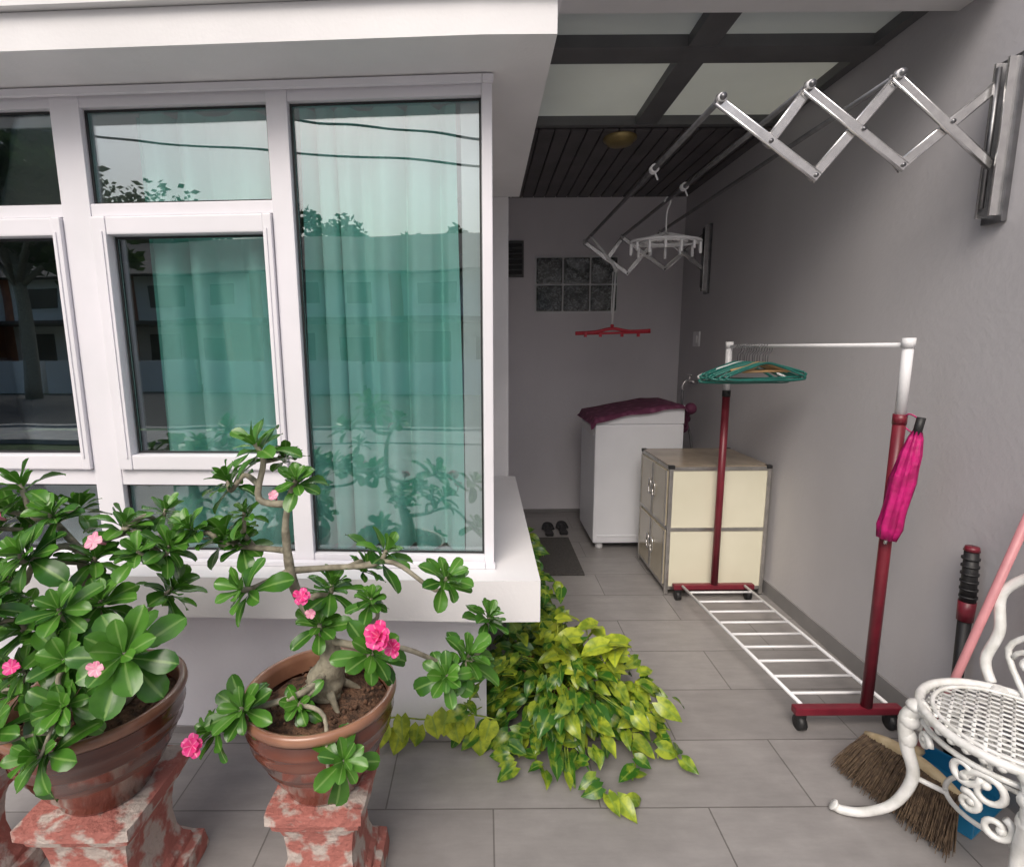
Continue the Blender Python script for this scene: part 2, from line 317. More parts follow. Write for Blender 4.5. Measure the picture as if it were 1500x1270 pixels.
# ---------------------------------------------------------------- walls of passage
one('boundary_wall',1.72,1.9,-4.5,4.75,-.05,3.3,GREYW)
one('wall_skirting',1.708,1.722,-4.4,4.74,.001,.085,SKIRT)
mb=MB(); mb.box(-.2,1.9,4.752,4.9,-.05,3.3,BACKW); mb.box(.142,1.70,4.742,4.754,.001,.03,SKIRT); mb.obj('back_wall')
mb=MB(); mb.box(.222,1.718,1.93,2.13,2.685,3.3,BEAMG); mb.obj('roof_beam')
pr=empty('pergola_roof')
mb=MB(); zc=2.76
for ya,yb in((2.14,2.20),(2.50,2.635),(3.30,3.34)): mb.box(.10,1.718,ya,yb,zc,zc+.05,DARKF,.003)
for xa,xb in((.145,.20),(.88,1.0),(1.67,1.717)): mb.box(xa,xb,2.202,3.3,zc+.003,zc+.048,DARKF)
mb.obj('frame',pr)
mb=MB(); mb.box(.14,1.718,2.14,3.36,zc+.052,zc+.06,POLY); mb.obj('panel',pr)
sc=empty('slat_ceiling')
mb=MB(); x=.145
while x<1.71:
    mb.box(x,min(x+.086,1.717),3.345,4.75,zc-.012,zc,SLAT,.004); x+=.094
mb.box(.142,1.718,3.34,4.75,zc+.002,zc+.03,BLACK); mb.obj('slats',sc)
mb=MB(); mb.lathe([(.001,-.045),(.05,-.043),(.075,-.035),(.085,-.02),(.10,-.012),(.10,0)],(.83,3.46,zc-.012),LAMPG); mb.obj('ceiling_lamp')
mb=MB(); mb.box(.44,1.16,4.738,4.76,1.795,2.275,WPLAS)
for i in range(3):
    for j in range(2):
        xa=.455+i*.235; za=1.81+j*.23
        mb.box(xa,xa+.222,4.722,4.75,za,za+.217,GBLK,.02)
mb.obj('glass_block_window')
mb=MB(); mb.box(.16,.345,4.73,4.76,2.10,2.40,DARKF,.004)
for i in range(6): mb.box(.175,.33,4.715,4.735,2.12+i*.045,2.15+i*.045,BLACK,.003)
mb.obj('vent_window')
mb=MB(); mb.box(1.708,1.722,4.30,4.42,1.50,1.62,WPLAS,.004); mb.box(1.700,1.712,4.33,4.39,1.53,1.59,WPLAS,.003); mb.obj('light_switch')
mb=MB(); mb.tube([(1.72,4.3,1.22),(1.66,4.3,1.22)],.013,CHROME); mb.tube(crom([(1.66,4.3,1.22),(1.62,4.3,1.225),(1.60,4.3,1.19),(1.60,4.3,1.16)]),.011,CHROME); mb.tube([(1.655,4.3,1.22),(1.655,4.3,1.27)],.009,CHROME); mb.tube([(1.655,4.26,1.275),(1.655,4.34,1.275)],.008,CHROME)
mb.tube(crom([(1.60,4.3,1.17),(1.60,4.28,1.0),(1.66,4.25,.8),(1.68,4.2,.5)]),.010,STEELD); mb.obj('water_tap')
# ---------------------------------------------------------------- washing machine
wx0,wx1,wy0,wy1=.80,1.44,3.80,4.36
mb=MB(); mb.box(wx0,wx1,wy0,wy1,.055,.95,WAPP,.018)
vs=[(wx0+.01,wy0+.005,.952),(wx1,wy0+.005,.952),(wx1,wy0+.005,1.085),(wx1-.16,wy0+.005,1.075),(wx0+.01,wy0+.005,.99)]
vs2=[(a,wy1-.005,c) for a,b,c in vs]
mb.add(vs+vs2,[(0,1,2,3,4),(9,8,7,6,5),(0,5,6,1),(1,6,7,2),(2,7,8,3),(3,8,9,4),(4,9,5,0)],WAPP)
for a in(wx0+.06,wx1-.06):
    for b_ in(wy0+.06,wy1-.06): mb.lathe([(.001,0),(.028,0),(.03,.02),(.022,.06)],(a,b_,0),WPLAS,n=14)
mb.box(wx0+.03,wx1-.03,wy0-.004,wy0+.01,.10,.12,WAPP,.003)
mb.box(wx0-.006,wx0+.01,wy0+.06,wy1-.06,.86,.92,WPLAS,.004)
mb.obj('washing_machine')
mb=MB(); nx,ny=40,26; vs=[]
for i in range(nx+1):
    for j in range(ny+1):
        u=i/nx; w=j/ny; x=wx0-.035+u*(wx1-wx0+.10); y=wy0-.025+w*(wy1-wy0+.04)
        xx=min(max((x-wx0)/(wx1-wx0),0),1); z=1.0+.088*min(1,xx/.75)+.003*noise.noise(V((x*9,y*9,0)))
        if x<wx0: z-=min(.05,(wx0-x)*2.2)
        if x>wx1: z-=.01+(x-wx1)*2.2; x=wx1+.012+.008*math.sin(y*40)
        if y<wy0: z-=min(.032+.008*math.sin(x*17),(wy0-y)*2.5)
        vs.append((x,y,z))
fs=[(i*(ny+1)+j,(i+1)*(ny+1)+j,(i+1)*(ny+1)+j+1,i*(ny+1)+j+1) for i in range(nx) for j in range(ny)]
mb.add(vs,fs,CLOTH,True)
for k in range(9): mb.ball((wx1+.05+.04*R.random(),wy0+.06+k*.03,1.05-.028*k+.03*R.random()),R.uniform(.03,.05),CLOTH,10)
mb.obj('washing_machine_cover')
# ---------------------------------------------------------------- cabinet
cx0,cx1,cy0,cy1,cz0,cz1=1.09,1.69,3.06,3.63,.035,.80
mb=MB(); mb.box(cx0+.008,cx1-.008,cy0+.008,cy1-.008,cz0+.01,cz1-.008,CREAM)
t=.022
for x in(cx0,cx1-t):
    for y in(cy0,cy1-t): mb.box(x,x+t,y,y+t,cz0-.03,cz1,ALU,.004)
zm=(cz0+cz1)/2
for z in(cz0,zm-t/2,cz1-t):
    for y in(cy0+.002,cy1-t-.002): mb.box(cx0+t,cx1-t,y,y+t-.002,z,z+t,ALU,.004)
    for x in(cx0+.002,cx1-t-.002): mb.box(x,x+t-.002,cy0+t,cy1-t,z,z+t,ALU,.004)
mb.box(cx0+.006,cx0+.018,(cy0+cy1)/2-.006,(cy0+cy1)/2+.006,cz0+t,cz1-t,ALU)
for j in range(2):
    for k in range(2):
        ya=cy0+t+.006+j*(cy1-cy0-2*t)/2; yb=ya+(cy1-cy0-2*t)/2-.012; za=(cz0+t if k==0 else zm+t/2)+.006; zb=(zm-t/2 if k==0 else cz1-t)-.006
        mb.box(cx0-.006,cx0+.009,ya,yb,za,zb,TANP,.003)
        for (a,b_,c,d) in((ya,ya+.012,za,zb),(yb-.012,yb,za,zb)): mb.box(cx0-.010,cx0-.004,a,b_,c,d,ALU,.002)
        hy=yb-.035 if j==0 else ya+.035; hz=(za+zb)/2
        mb.tube([(cx0-.012,hy+.024*math.cos(q*math.pi/6),hz+.05*math.sin(q*math.pi/6)) for q in range(13)],.004,CHROME,6)
mb.box(cx0+.004,cx1-.004,cy0+.004,cy1-.004,cz1+.001,cz1+.006,CABTOP)
for x in(cx0-.003,cx1-.03):
    for y in(cy0-.003,cy1-.03): mb.box(x,x+.033,y,y+.033,cz1-.012,cz1+.010,BLACK,.006)
mb.obj('storage_cabinet')
# ---------------------------------------------------------------- garment rack
F=V((1.495,1.90,0)); B=V((1.365,3.0,0))
mb=MB()
for c,xa,xb in((F,1.21,1.63),(B,1.12,1.60)):
    mb.box(xa,xb,c.y-.018,c.y+.018,.07,.10,MAROON,.006)
    for x in(xa+.03,xb-.03):
        mb.tube([(x-.014,c.y,.03),(x+.014,c.y,.03)],.029,BLACK,16); mb.box(x-.018,x+.018,c.y-.012,c.y+.012,.035,.069,BLACK,.004)
    mb.tube([(c.x,c.y,.10),(c.x,c.y,1.24 if c is F else 1.22)],.0205,MAROON,16)
    mb.tube([(c.x,c.y,1.22),(c.x,c.y,1.255)],.0225,MAROON if c is F else BLACK,16)
    mb.tube([(c.x,c.y,1.25),(c.x,c.y,1.515)],.0175,WPLAS,16)
    mb.tube([(c.x,c.y,1.49),(c.x,c.y,1.525)],.021,WPLAS,16)
mb.tube([(F.x,F.y,1.50),(B.x,B.y,1.50)],.009,WPLAS,10)
A0=V((1.25,F.y+.02,.095));A1=V((1.59,F.y+.02,.095));B0=V((1.17,B.y-.02,.095));B1=V((1.54,B.y-.02,.095))
mb.tube([A0,B0],.008,WPLAS);mb.tube([A1,B1],.008,WPLAS)
for i in range(9):
    t_=(i+.6)/9.3; mb.tube([A0.lerp(B0,t_),A1.lerp(B1,t_)],.0062,WPLAS,8)
mb.obj('garment_rack')
def hanger(name,pos,m,w=.42,rot=0,drop=.1,thick=.0055,wood=False,tilt=0):
    mb=MB(); M=Matrix.Translation(pos)@Matrix.Rotation(rot,4,'Z')@Matrix.Rotation(tilt,4,'Y')
    hook=[(0,0,-.085),(0,0,-.045),(.016,0,-.03),(.02,0,-.012),(.012,0,.004),(0,0,.008),(-.014,0,.0),(-.017,0,-.01)]
    mb.tube([M@V(p) for p in crom(hook,4)],.0022,STEELD,6)
    if wood:
        mb.tube([M@V(p) for p in crom([(-w/2,0,-.085-drop*.7),(-w/4,0,-.11),(0,0,-.085),(w/4,0,-.11),(w/2,0,-.085-drop*.7)],5)],.012,m,8,flat=.6)
        mb.tube([M@V(p) for p in((-w/2+.02,0,-.085-drop*.7),(w/2-.02,0,-.085-drop*.7))],.006,m,8)
    else:
        mb.tube([M@V(p) for p in crom([(-w/2,0,-.085-drop),(-w/4,0,-.085-drop*.42),(0,0,-.085),(w/4,0,-.085-drop*.42),(w/2,0,-.085-drop)],5)],thick,m,8)
        mb.tube([M@V(p) for p in crom([(-w/2,0,-.085-drop),(-w/2+.02,0,-.105-drop),(w/2-.02,0,-.105-drop),(w/2,0,-.085-drop)],4)],thick,m,8)
    return mb.obj(name)
for i in range(13):
    y=2.66+i*.021; x=F.x+(B.x-F.x)*(y-F.y)/(B.y-F.y)
    wd=i in(1,3,6); hanger('clothes_hanger',V((x,y,1.502)),WOODH if wd else (WPLAS if i==9 else TEALP),w=.27 if wd else .42,rot=R.uniform(-.3,.3),drop=.06 if wd else .07+R.uniform(-.015,.03),wood=wd,thick=.0065,tilt=R.uniform(-.05,.05))
def umbrella(name,top,bot,r,m,handle=BLACK):
    mb=MB(); top=V(top);bot=V(bot); d=(bot-top).normalized(); x=d.orthogonal().normalized(); y=d.cross(x)
    n=28; prof=[(0,.35),(.06,.55),(.2,.8),(.45,1),(.7,.92),(.88,1.0),(1,.75)]; vs=[]
    for t,w in prof:
        for j in range(n):
            a=2*math.pi*j/n; rr=r*w*(1+.22*math.cos(a*7+t*3)); vs.append(top+(bot-top)*t+(x*math.cos(a)+y*math.sin(a))*rr)
    k=len(prof); fs=[(i*n+j,i*n+(j+1)%n,(i+1)*n+(j+1)%n,(i+1)*n+j) for i in range(k-1) for j in range(n)]+[list(range(n)),[(k-1)*n+j for j in range(n)]]
    mb.add(vs,fs,m,True)
    mb.tube([top-d*.05,top+d*.02],.014,handle,10); mb.tube([bot,bot+d*.02],.005,CHROME,8)
    mb.tube(crom([top-d*.04,top-d*.05+V((-.03,.02,.01)),top-d*.02+V((-.02,.05,0)),top+V((0,.02,-.01))],4),.003,m,6)
    return mb.obj(name)
umbrella('umbrella',(1.525,1.852,1.20),(1.47,1.865,.80),.035,PINKU)
mb=MB(); ux=1.675; uy=1.735
mb.tube([(ux-.02,uy-.03,.0),(ux,uy,.55)],[.012,.02],BLACK,12); mb.tube([(ux,uy,.55),(ux,uy,.62)],[.024,.026],MAROON,12); mb.tube([(ux,uy,.62),(ux,uy+.01,.80)],[.024,.021],BLACK,12); mb.tube([(ux,uy+.01,.80),(ux,uy+.01,.815)],[.024,.02],MAROON,12)
for i in range(6): mb.tube([(ux,uy+.002*i,.635+.027*i),(ux,uy+.002*i,.641+.027*i)],.0265,BLACK,12)
mb.obj('umbrella')
# ---------------------------------------------------------------- wall mounted drying rack
dr=empty('wall_drying_rack')
def scissor(Y,full=True):
    mb=MB(); P=lambda x,z,dy=0:V((x,Y+dy,z))
    def bar(p,q):
        d=(q-p).normalized(); nrm=V((0,1,0)); s_=d.cross(nrm); w=.0125; t=.005
        p=p-d*.012; q=q+d*.012
        vs=[a+s_*e*w+nrm*f*t for a in(p,q) for e in(-1,1) for f in(-1,1)]
        mb.add(vs,[(0,1,3,2),(4,6,7,5),(0,4,5,1),(2,3,7,6),(0,2,6,4),(1,5,7,3)],CHROME)
        for e in(-1,1): mb.tube([p+s_*e*w,q+s_*e*w],.0055,CHROME,6)
    Aa=(.773,2.28);m1=(.943,2.162);L1=(1.10,2.056);Bb=(1.056,2.316);m2=(1.243,2.197);L2=(1.384,2.086);C=(1.342,2.347);m3=(1.531,2.218);Rt=(1.668,2.325);Rb=(1.668,2.09)
    bar(P(*Aa,-.006),P(*L1,-.006)); bar(P(*m1,.007),P(*Bb,.007)); bar(P(*Bb,-.006),P(*L2,-.006)); bar(P(*L1,.007),P(*C,.007)); bar(P(*C,-.006),P(*Rb,-.006)); bar(P(*L2,.007),P(*Rt,.007))
    for q in(Aa,m1,L1,Bb,m2,L2,C,m3): mb.tube([P(*q,-.016),P(*q,.016)],.007,STEELD,10)
    for q in(Aa,Bb,C): mb.lathe([(.001,-.014),(.014,-.012),(.018,0),(.014,.012),(.001,.014)],P(q[0],q[1]+.012,-.004),CHROME,n=14)
    mb.box(1.70,1.719,Y-.045,Y+.03,1.90,2.41,STEELD,.003)
    mb.box(1.668,1.702,Y-.035,Y-.027,1.92,2.40,CHROME,.002); mb.box(1.668,1.702,Y+.012,Y+.02,1.92,2.40,CHROME,.002)
    mb.tube([P(1.668,1.95),P(1.668,2.38)],.008,STEELD,8)
    mb.obj('scissor_arm',dr)
scissor(1.88); scissor(4.22)
for (x,z) in((.773,2.292),(1.056,2.328),(1.342,2.359)):
    mb=MB(); mb.tube([(x,1.85,z),(x,4.25,z)],.0105,STEELD,10)
    for yy in(1.86,4.2): mb.tube([(x,yy,z),(x,yy+.04,z)],.014,WPLAS,10)
    mb.obj('drying_pole',dr)
mb=MB()
for x,z,y in((.773,2.292,2.55),(1.056,2.328,2.95)):
    for q in range(3): mb.tube([(x+.016*math.cos(a),y+q*.012,z+.016*math.sin(a)) for a in [k*math.pi/5 for k in range(11)]],.005,WPLAS,6)
    mb.tube([(x,y,z-.015),(x+.015,y,z-.05)],.004,WPLAS,6)
mb.obj('pole_tie',dr)
c=V((1.056,3.22,2.10)); mb=MB()
mb.tube(crom([c+V((0,0,.02)),c+V((0,0,.16)),c+V((.018,0,.215)),c+V((0,0,.242)),c+V((-.018,0,.22))],5),.005,WPLAS,6)
for rr in(.20,.12): mb.tube([c+V((rr*math.cos(q*math.pi/16),rr*.7*math.sin(q*math.pi/16),0)) for q in range(33)],.0075,WPLAS,6)
for q in range(8):
    a=q*math.pi/4; mb.tube([c+V((0,0,.05)),c+V((.20*math.cos(a),.14*math.sin(a),0))],.006,WPLAS,6)
for q in range(14):
    a=q*math.pi/7; p=c+V((.20*math.cos(a),.14*math.sin(a),-.01)); mb.box(p.x-.007,p.x+.007,p.y-.006,p.y+.006,p.z-.045-.02*(q%2),p.z,WPLAS,.003)
mb.obj('clip_hanger')
mb=MB(); Yh=4.0; xs=.96
mb.tube([(.773,Yh,2.29),(.86,Yh,2.19),(xs-.02,Yh,2.09),(xs,Yh,2.05)],.011,WPLAS,8)
mb.tube([(xs,Yh,2.06),(xs-.015,Yh,1.66)],.008,WPLAS,6); mb.tube([(xs-.02,Yh,2.04),(xs-.025,Yh,1.75),(xs-.005,Yh,1.70)],.004,WPLAS,6)
mb.ball((xs,Yh,2.05),.018,WPLAS,8); mb.ball((xs-.015,Yh,1.655),.014,REDP,8)
mb.tube(crom([(.68,Yh+.03,1.605),(.82,Yh,1.612),(.945,Yh,1.635),(1.08,Yh,1.615),(1.22,Yh-.03,1.62)],5),.012,REDP,8)
mb.tube([(.68,Yh+.03,1.598),(1.22,Yh-.03,1.608)],.009,REDP,8)
for x in(.75,.86,1.02,1.14): mb.box(x-.01,x+.01,Yh-.01,Yh+.01,1.575,1.61,REDP,.003)
mb.obj('clothes_hanger')
# ---------------------------------------------------------------- doormat, slippers
mb=MB(); mb.box(.30,.66,3.35,4.05,.001,.014,MAT_,.005); mb.obj('doormat')
for i,(x,y) in enumerate(((.52,4.22),(.64,4.25))):
    mb=MB(); pr_=[(-.5,.6),(-.4,.85),(-.1,.7),(.2,.85),(.4,.95),(.5,.6)]; vs=[]
    for t,w in pr_:
        for z in(0.001,.02): vs+=[(x-.04*w,y+t*.24,z),(x+.04*w,y+t*.24,z)]
    fs=[]
    for k in range(5):
        o=k*4; fs+=[(o,o+1,o+5,o+4),(o+2,o+6,o+7,o+3),(o,o+4,o+6,o+2),(o+1,o+3,o+7,o+5)]
    fs+=[(0,2,3,1),(20,21,23,22)]
    mb.add(vs,fs,BLACK); mb.tube(crom([(x-.038,y,.02),(x-.02,y+.05,.05),(x+.02,y+.05,.05),(x+.038,y,.02)],4),.018,BLACK,8,flat=.35); mb.obj('slipper')
# ---------------------------------------------------------------- broom and dustpan
mb=MB(); a=V((1.385,1.745,.10)); b_=V((1.475,1.46,.11)); d=(b_-a).normalized()
pts=[a.lerp(b_,t)+V((0,0,.025*math.sin(math.pi*t))) for t in lerp(0,1,9)]
mb.tube(pts,[.012,.017,.021,.022,.022,.022,.021,.017,.012],STRAWW,10)
out=V((-.62,-.36,0)).normalized()
for i in range(1300):
    t=R.random(); p=a.lerp(b_,t)+V((0,0,.02*R.random()-.01+.025*math.sin(math.pi*t))); L_=.10+.06*R.random()
    q=p+(out+d*(t-.5)*.5+V((R.uniform(-.12,.12),R.uniform(-.12,.12),0)))*L_; q.z=.006+.06*R.random()*R.random()
    mb.tube([p,p.lerp(q,.5)+V((0,0,.012)),q],[.002,.0018,.0009],BRIST,4,cap=False)
mb.tube([(1.50,1.66,.09),(1.56,1.62,.40),(1.665,1.55,1.06)],.0125,PINKH,10)
mb.tube([(1.44,1.62,.12),(1.505,1.655,.11)],.018,STRAWW,10)
mb.obj('broom')
mb=MB(); M=Matrix.Translation((1.54,1.58,.0))@Matrix.Rotation(.5,4,'Z')
mb.box(-.13,.13,-.12,.12,.002,.01,BLUE,.003,M); mb.box(-.13,-.12,-.12,.12,.01,.07,BLUE,.003,M); mb.box(.12,.13,-.12,.12,.01,.07,BLUE,.003,M); mb.box(-.13,.13,.11,.12,.01,.09,BLUE,.003,M); mb.tube([M@V((0,.12,.06)),M@V((.05,.14,.12)),M@V((.12,.15,.16))],.012,BLUE,10)
mb.obj('dustpan')
# ---------------------------------------------------------------- garden chair
def chair():
    mb=MB(); C=V((1.465,1.33,.45)); r=.205
    ring=lambda rr,z,t,n=48:mb.tube([C+V((rr*math.cos(2*math.pi*q/n),rr*math.sin(2*math.pi*q/n),z)) for q in range(n+1)],t,IRON,8,cap=False)
    ring(r,0,.013); ring(r-.03,.003,.006)
    for sgn in(1,-1):
        k=-r+.02
        while k<r:
            h=math.sqrt(max(0,(r-.02)**2-k*k))
            d=V((1,sgn*1,0)).normalized(); e=V((-sgn*1,1,0)).normalized()
            if h>.01: mb.tube([C+e*k-d*h,C+e*k+d*h],.0052,IRON,6,flat=.6)
            k+=.0265
    for q in range(36):
        a=2*math.pi*q/36; mb.ball(C+V((r*math.cos(a),r*math.sin(a),-.008)),.013,IRON,6)
    for ad in(150,235,330,55):
        a=math.radians(ad); o=V((math.cos(a),math.sin(a),0)); t_=V((-math.sin(a),math.cos(a),0))
        pts=[C+o*(r-.02)+V((0,0,.0)),C+o*(r+.025)+V((0,0,-.05)),C+o*(r+.02)+V((0,0,-.14)),C+o*(r-.005)+V((0,0,-.24)),C+o*(r+.03)+V((0,0,-.35)),C+o*(r+.10)+V((0,0,-.415)),C+o*(r+.16)+V((0,0,-.435)),C+o*(r+.185)+V((0,0,-.425))]
        pp=crom(pts,6); n=len(pp); rs=[.023-.009*min(1,i/(n*.6)) for i in range(n)]; rs[-4:]=[.015,.018,.02,.017]
        mb.tube(pp,rs,IRON,10)
        mb.ball(C+o*(r+.02)+V((0,0,-.06)),.028,IRON,8); mb.ball(C+o*(r+.005)+V((0,0,-.01)),.03,IRON,8,.6)
        mb.ball(C+o*(r+.018)+V((0,0,-.12)),.024,IRON,8,1.3)
        for sg in(1,-1):
            for cw,cz,r0,ph in (((.045,-.09,.028,0),) if ad==150 else ((.075,-.10,.055,0),(.05,-.185,.04,2),(.13,-.075,.04,3),(.11,-.155,.03,1))):
                sp=[]
                for q in range(20):
                    th=q*.4+ph; rr=r0*math.exp(-.15*(q*.4)); ang=sg*(cw+rr*math.cos(th))/r
                    oo=V((math.cos(a+ang),math.sin(a+ang),0)); sp.append(C+oo*(r-.008)+V((0,0,cz+rr*math.sin(th))))
                mb.tube(sp,[.0095]*10+[.008]*10,IRON,7)
                mb.ball(sp[-1],.012,IRON,6)
    ring(r-.008,-.045,.008); ring(.12,-.26,.007,32)
    for ad in(150,235,330,55):
        a=math.radians(ad); o=V((math.cos(a),math.sin(a),0)); mb.tube([C+o*.12+V((0,0,-.26)),C+o*(r-.005)+V((0,0,-.24))],.008,IRON,8)
    ba=math.radians(12); o=V((math.cos(ba),math.sin(ba),0)); t_=V((-math.sin(ba),math.cos(ba),0))
    bp=lambda w,z:C+o*(.17+.10*(z/.45)-.25*w*w)+t_*w+V((0,0,z))
    mb.tube([bp(p.x,p.y) for p in crom([(-.17,0,0),(-.20,.06,0),(-.19,.16,0),(-.21,.28,0),(-.12,.38,0),(0,.42,0),(.12,.38,0),(.21,.28,0),(.19,.16,0),(.20,.06,0),(.17,0,0)],6)],.015,IRON,10)
    for w in(-.13,-.065,0,.065,.13):
        mb.tube([bp(p.x,p.y) for p in crom([(w*.6,.0,0),(w*1.2,.12,0),(w*.7,.22,0),(w*1.1,.30,0),(w*.8,.39-abs(w)*.3,0)],5)],.009,IRON,8)
    for zz,cw in((.10,.1),(.10,-.1),(.25,.1),(.25,-.1),(.18,0),(.32,0)):
        mb.tube([bp(cw+.04*math.cos(q*.5)*math.exp(-.08*q),zz+.04*math.sin(q*.5)*math.exp(-.08*q)) for q in range(18)],.008,IRON,7)
    return mb.obj('garden_chair')
chair()
# ---------------------------------------------------------------- desert roses
def pedestal(c,w,h):
    mb=MB(); q=1/math.cos(math.pi/4)
    prof=[(1.0,h),(1.0,h-.03),(.93,h-.035),(.90,h-.055),(.80,h-.065),(.74,h-.09),(.70,h-.13),(.69,h-.17),(.73,h-.22),(.80,h-.255),(.90,h-.27),(.92,h-.285),(1.08,h-.29),(1.12,0)]
    prof=[(0.001,h)]+prof
    vs=[];sub=8; ring=[]
    for k in range(4):
        a0=math.pi/4+k*math.pi/2; p=V((math.cos(a0),math.sin(a0),0))*q; a1=a0+math.pi/2; p2=V((math.cos(a1),math.sin(a1),0))*q
        for s_ in range(sub):
            pt=p.lerp(p2,s_/sub)
            if s_==0: pt=pt*.975
            ring.append(pt)
    N_=len(ring)
    for r_,z in prof:
        for k,p in enumerate(ring):
            nn=.008*noise.noise(V((p.x*4,p.y*4,z*30+c[0]*9)))
            vs.append((c[0]+p.x*w*(r_)*(1+nn*3),c[1]+p.y*w*r_*(1+nn*3),max(0,z+nn*.6)))
    fs=[(i*N_+j,i*N_+(j+1)%N_,(i+1)*N_+(j+1)%N_,(i+1)*N_+j) for i in range(len(prof)-1) for j in range(N_)]
    mb.add([V(v) for v in vs],[f[::-1] for f in fs],PED); return mb.obj('plant_pedestal')
def bowl(mb,c,r,h):
    c=V(c); pr=[(.001,0),(.50*r,0),(.54*r,.012),(.56*r,.03),(.70*r,.25*h),(.79*r,.38*h),(.80*r,.39*h),(.795*r,.405*h),(.86*r,.48*h),(.93*r,.60*h)]
    pr+=[(.955*r,.62*h),(.945*r,.645*h),(.985*r,.74*h),(1.0*r,.76*h),(.985*r,.785*h),(.995*r,.88*h)]
    mb.lathe(pr,c,POT,56)
    mb.lathe([(.985*r,.88*h),(1.02*r,.90*h),(1.045*r,.94*h),(1.035*r,.985*h),(1.0*r,h),(.95*r,.99*h),(.92*r,.93*h),(.91*r,.80*h)],c,POTRIM,56)
    n=40; vs=[c+V((0,0,.86*h))]
    for k in range(1,8):
        for j in range(n):
            a=2*math.pi*j/n; rr=.925*r*k/7; vs.append(c+V((rr*math.cos(a),rr*math.sin(a),.87*h-.03*(k/7)**2+.012*noise.noise(V((rr*30*math.cos(a),rr*30*math.sin(a),1))))))
    fs=[(0,1+j,1+(j+1)%n) for j in range(n)]+[(1+k*n+j,1+(k+1)*n+j,1+(k+1)*n+(j+1)%n,1+k*n+(j+1)%n) for k in range(6) for j in range(n)]
    mb.add(vs,fs,SOIL,True)
    for _ in range(130):
        a=R.random()*6.28; rr=.85*r*math.sqrt(R.random()); mb.ball(c+V((rr*math.cos(a),rr*math.sin(a),.858*h)),R.uniform(.002,.007),SOIL,4)
def rosette(mb,p,axis,r,n=15):
    axis=V(axis).normalized(); x=axis.orthogonal().normalized(); y=axis.cross(x); ph=R.random()*6
    for i in range(n):
        f=i/(n-1); a=ph+i*2.39996; th=math.radians(22+68*f+R.uniform(-10,10))
        d=axis*math.cos(th)+(x*math.cos(a)+y*math.sin(a))*math.sin(th)
        L_=r*(.6+.5*f)*R.uniform(.75,1.18)
        mb.leaf(p-axis*.03*f*r/.09,d,axis,L_,L_*R.uniform(.40,.54),'ob',R.uniform(.1,1.1)*(.5+.7*f),LEAF,min(1,max(0,.85-.55*f+R.uniform(-.3,.3))),fold=R.uniform(.1,.45),wav=.08)
def flower(mb,p,axis,r,m=None,n=5,layers=1):
    axis=V(axis).normalized(); x=axis.orthogonal().normalized(); y=axis.cross(x)
    for l in range(layers):
        for i in range(n):
            a=i*2*math.pi/n+l*.5; th=math.radians(72-22*l); d=axis*math.cos(th)+(x*math.cos(a)+y*math.sin(a))*math.sin(th)
            mb.leaf(p,d,axis,r*(1-.18*l)*R.uniform(.85,1.1),r*(.8-.1*l),'petal',R.uniform(-.3,.7),m or PINKF,R.random(),fold=-.1,wav=.12)
    mb.tube([p-axis*.035,p],[.003,.007],PINKL,6)
def desert_rose(potc,r,h,trunk,trads,ros,flowers,roots=4,sc_=1.0):
    mb=MB(); bowl(mb,potc,r,h); soilz=potc[2]+.86*h
    tp=crom(trunk,6); n=len(tp); rr=[]
    for i in range(n):
        t=i/(n-1)*(len(trads)-1); k=min(int(t),len(trads)-2); rr.append((trads[k]*(1-(t-k))+trads[k+1]*(t-k))*(1+.15*noise.noise(V((i*.6,potc[0],0)))))
    mb.tube(tp,rr,BARK,14)
    for q in range(roots):
        a=q*6.28/roots+R.random(); b0=V(trunk[0]); e=V((math.cos(a),math.sin(a),0))
        mb.tube(crom([b0+V((0,0,.04)),b0+e*.05+V((0,0,.02)),b0+e*.10+V((0,0,-.015))],4),[.02,.018,.016,.014,.012,.01,.008,.006,.004],BARK,8)
    ctr=V((potc[0],potc[1],0))
    nodes=[(p,.009) for p in tp[len(tp)//4:]]
    for x,y,z,rad in ros:
        e=V((x,y,z)); rad*=sc_
        cand=min(nodes,key=lambda q:(q[0]-e).length+ (.35 if q[0].z>e.z+.02 and q[0].z>soilz+.25 else 0)+(.5 if (q[0]-e).length<.05 else 0)); b0=cand[0]
        ln=(e-b0).length; out=V((e.x-ctr.x,e.y-ctr.y,0)); 
        if out.length>0: out.normalize()
        jit=V((R.uniform(-1,1),R.uniform(-1,1),R.uniform(-1,1)))*ln*.18
        m1=b0.lerp(e,.35)+out*ln*.10+jit+V((0,0,-.04*ln)); m2=b0.lerp(e,.72)+out*ln*.12-jit*.6-V((0,0,ln*.12))
        pts=crom([b0,m1,m2,e],5); k=len(pts); r0=min(cand[1],.009)
        mb.tube(pts,[r0*(1-.5*i/k)+.001 for i in range(k)],BARK,8)
        nodes+=[(p,r0*.75) for p in pts[3:-4]]
        ax=(e-m2).normalized()*.5+out*.45+V((0,-.35,.75)); rosette(mb,e,ax,rad,R.randint(14,21))
    for x,y,z,fr,ly,m in flowers:
        flower(mb,V((x,y,z)),V((R.uniform(-.3,.3),-.8,.5)),fr,m,5,ly)
    return mb.obj('potted_desert_rose',attrs=True)
pedestal((-.44,1.29),.125,.345)
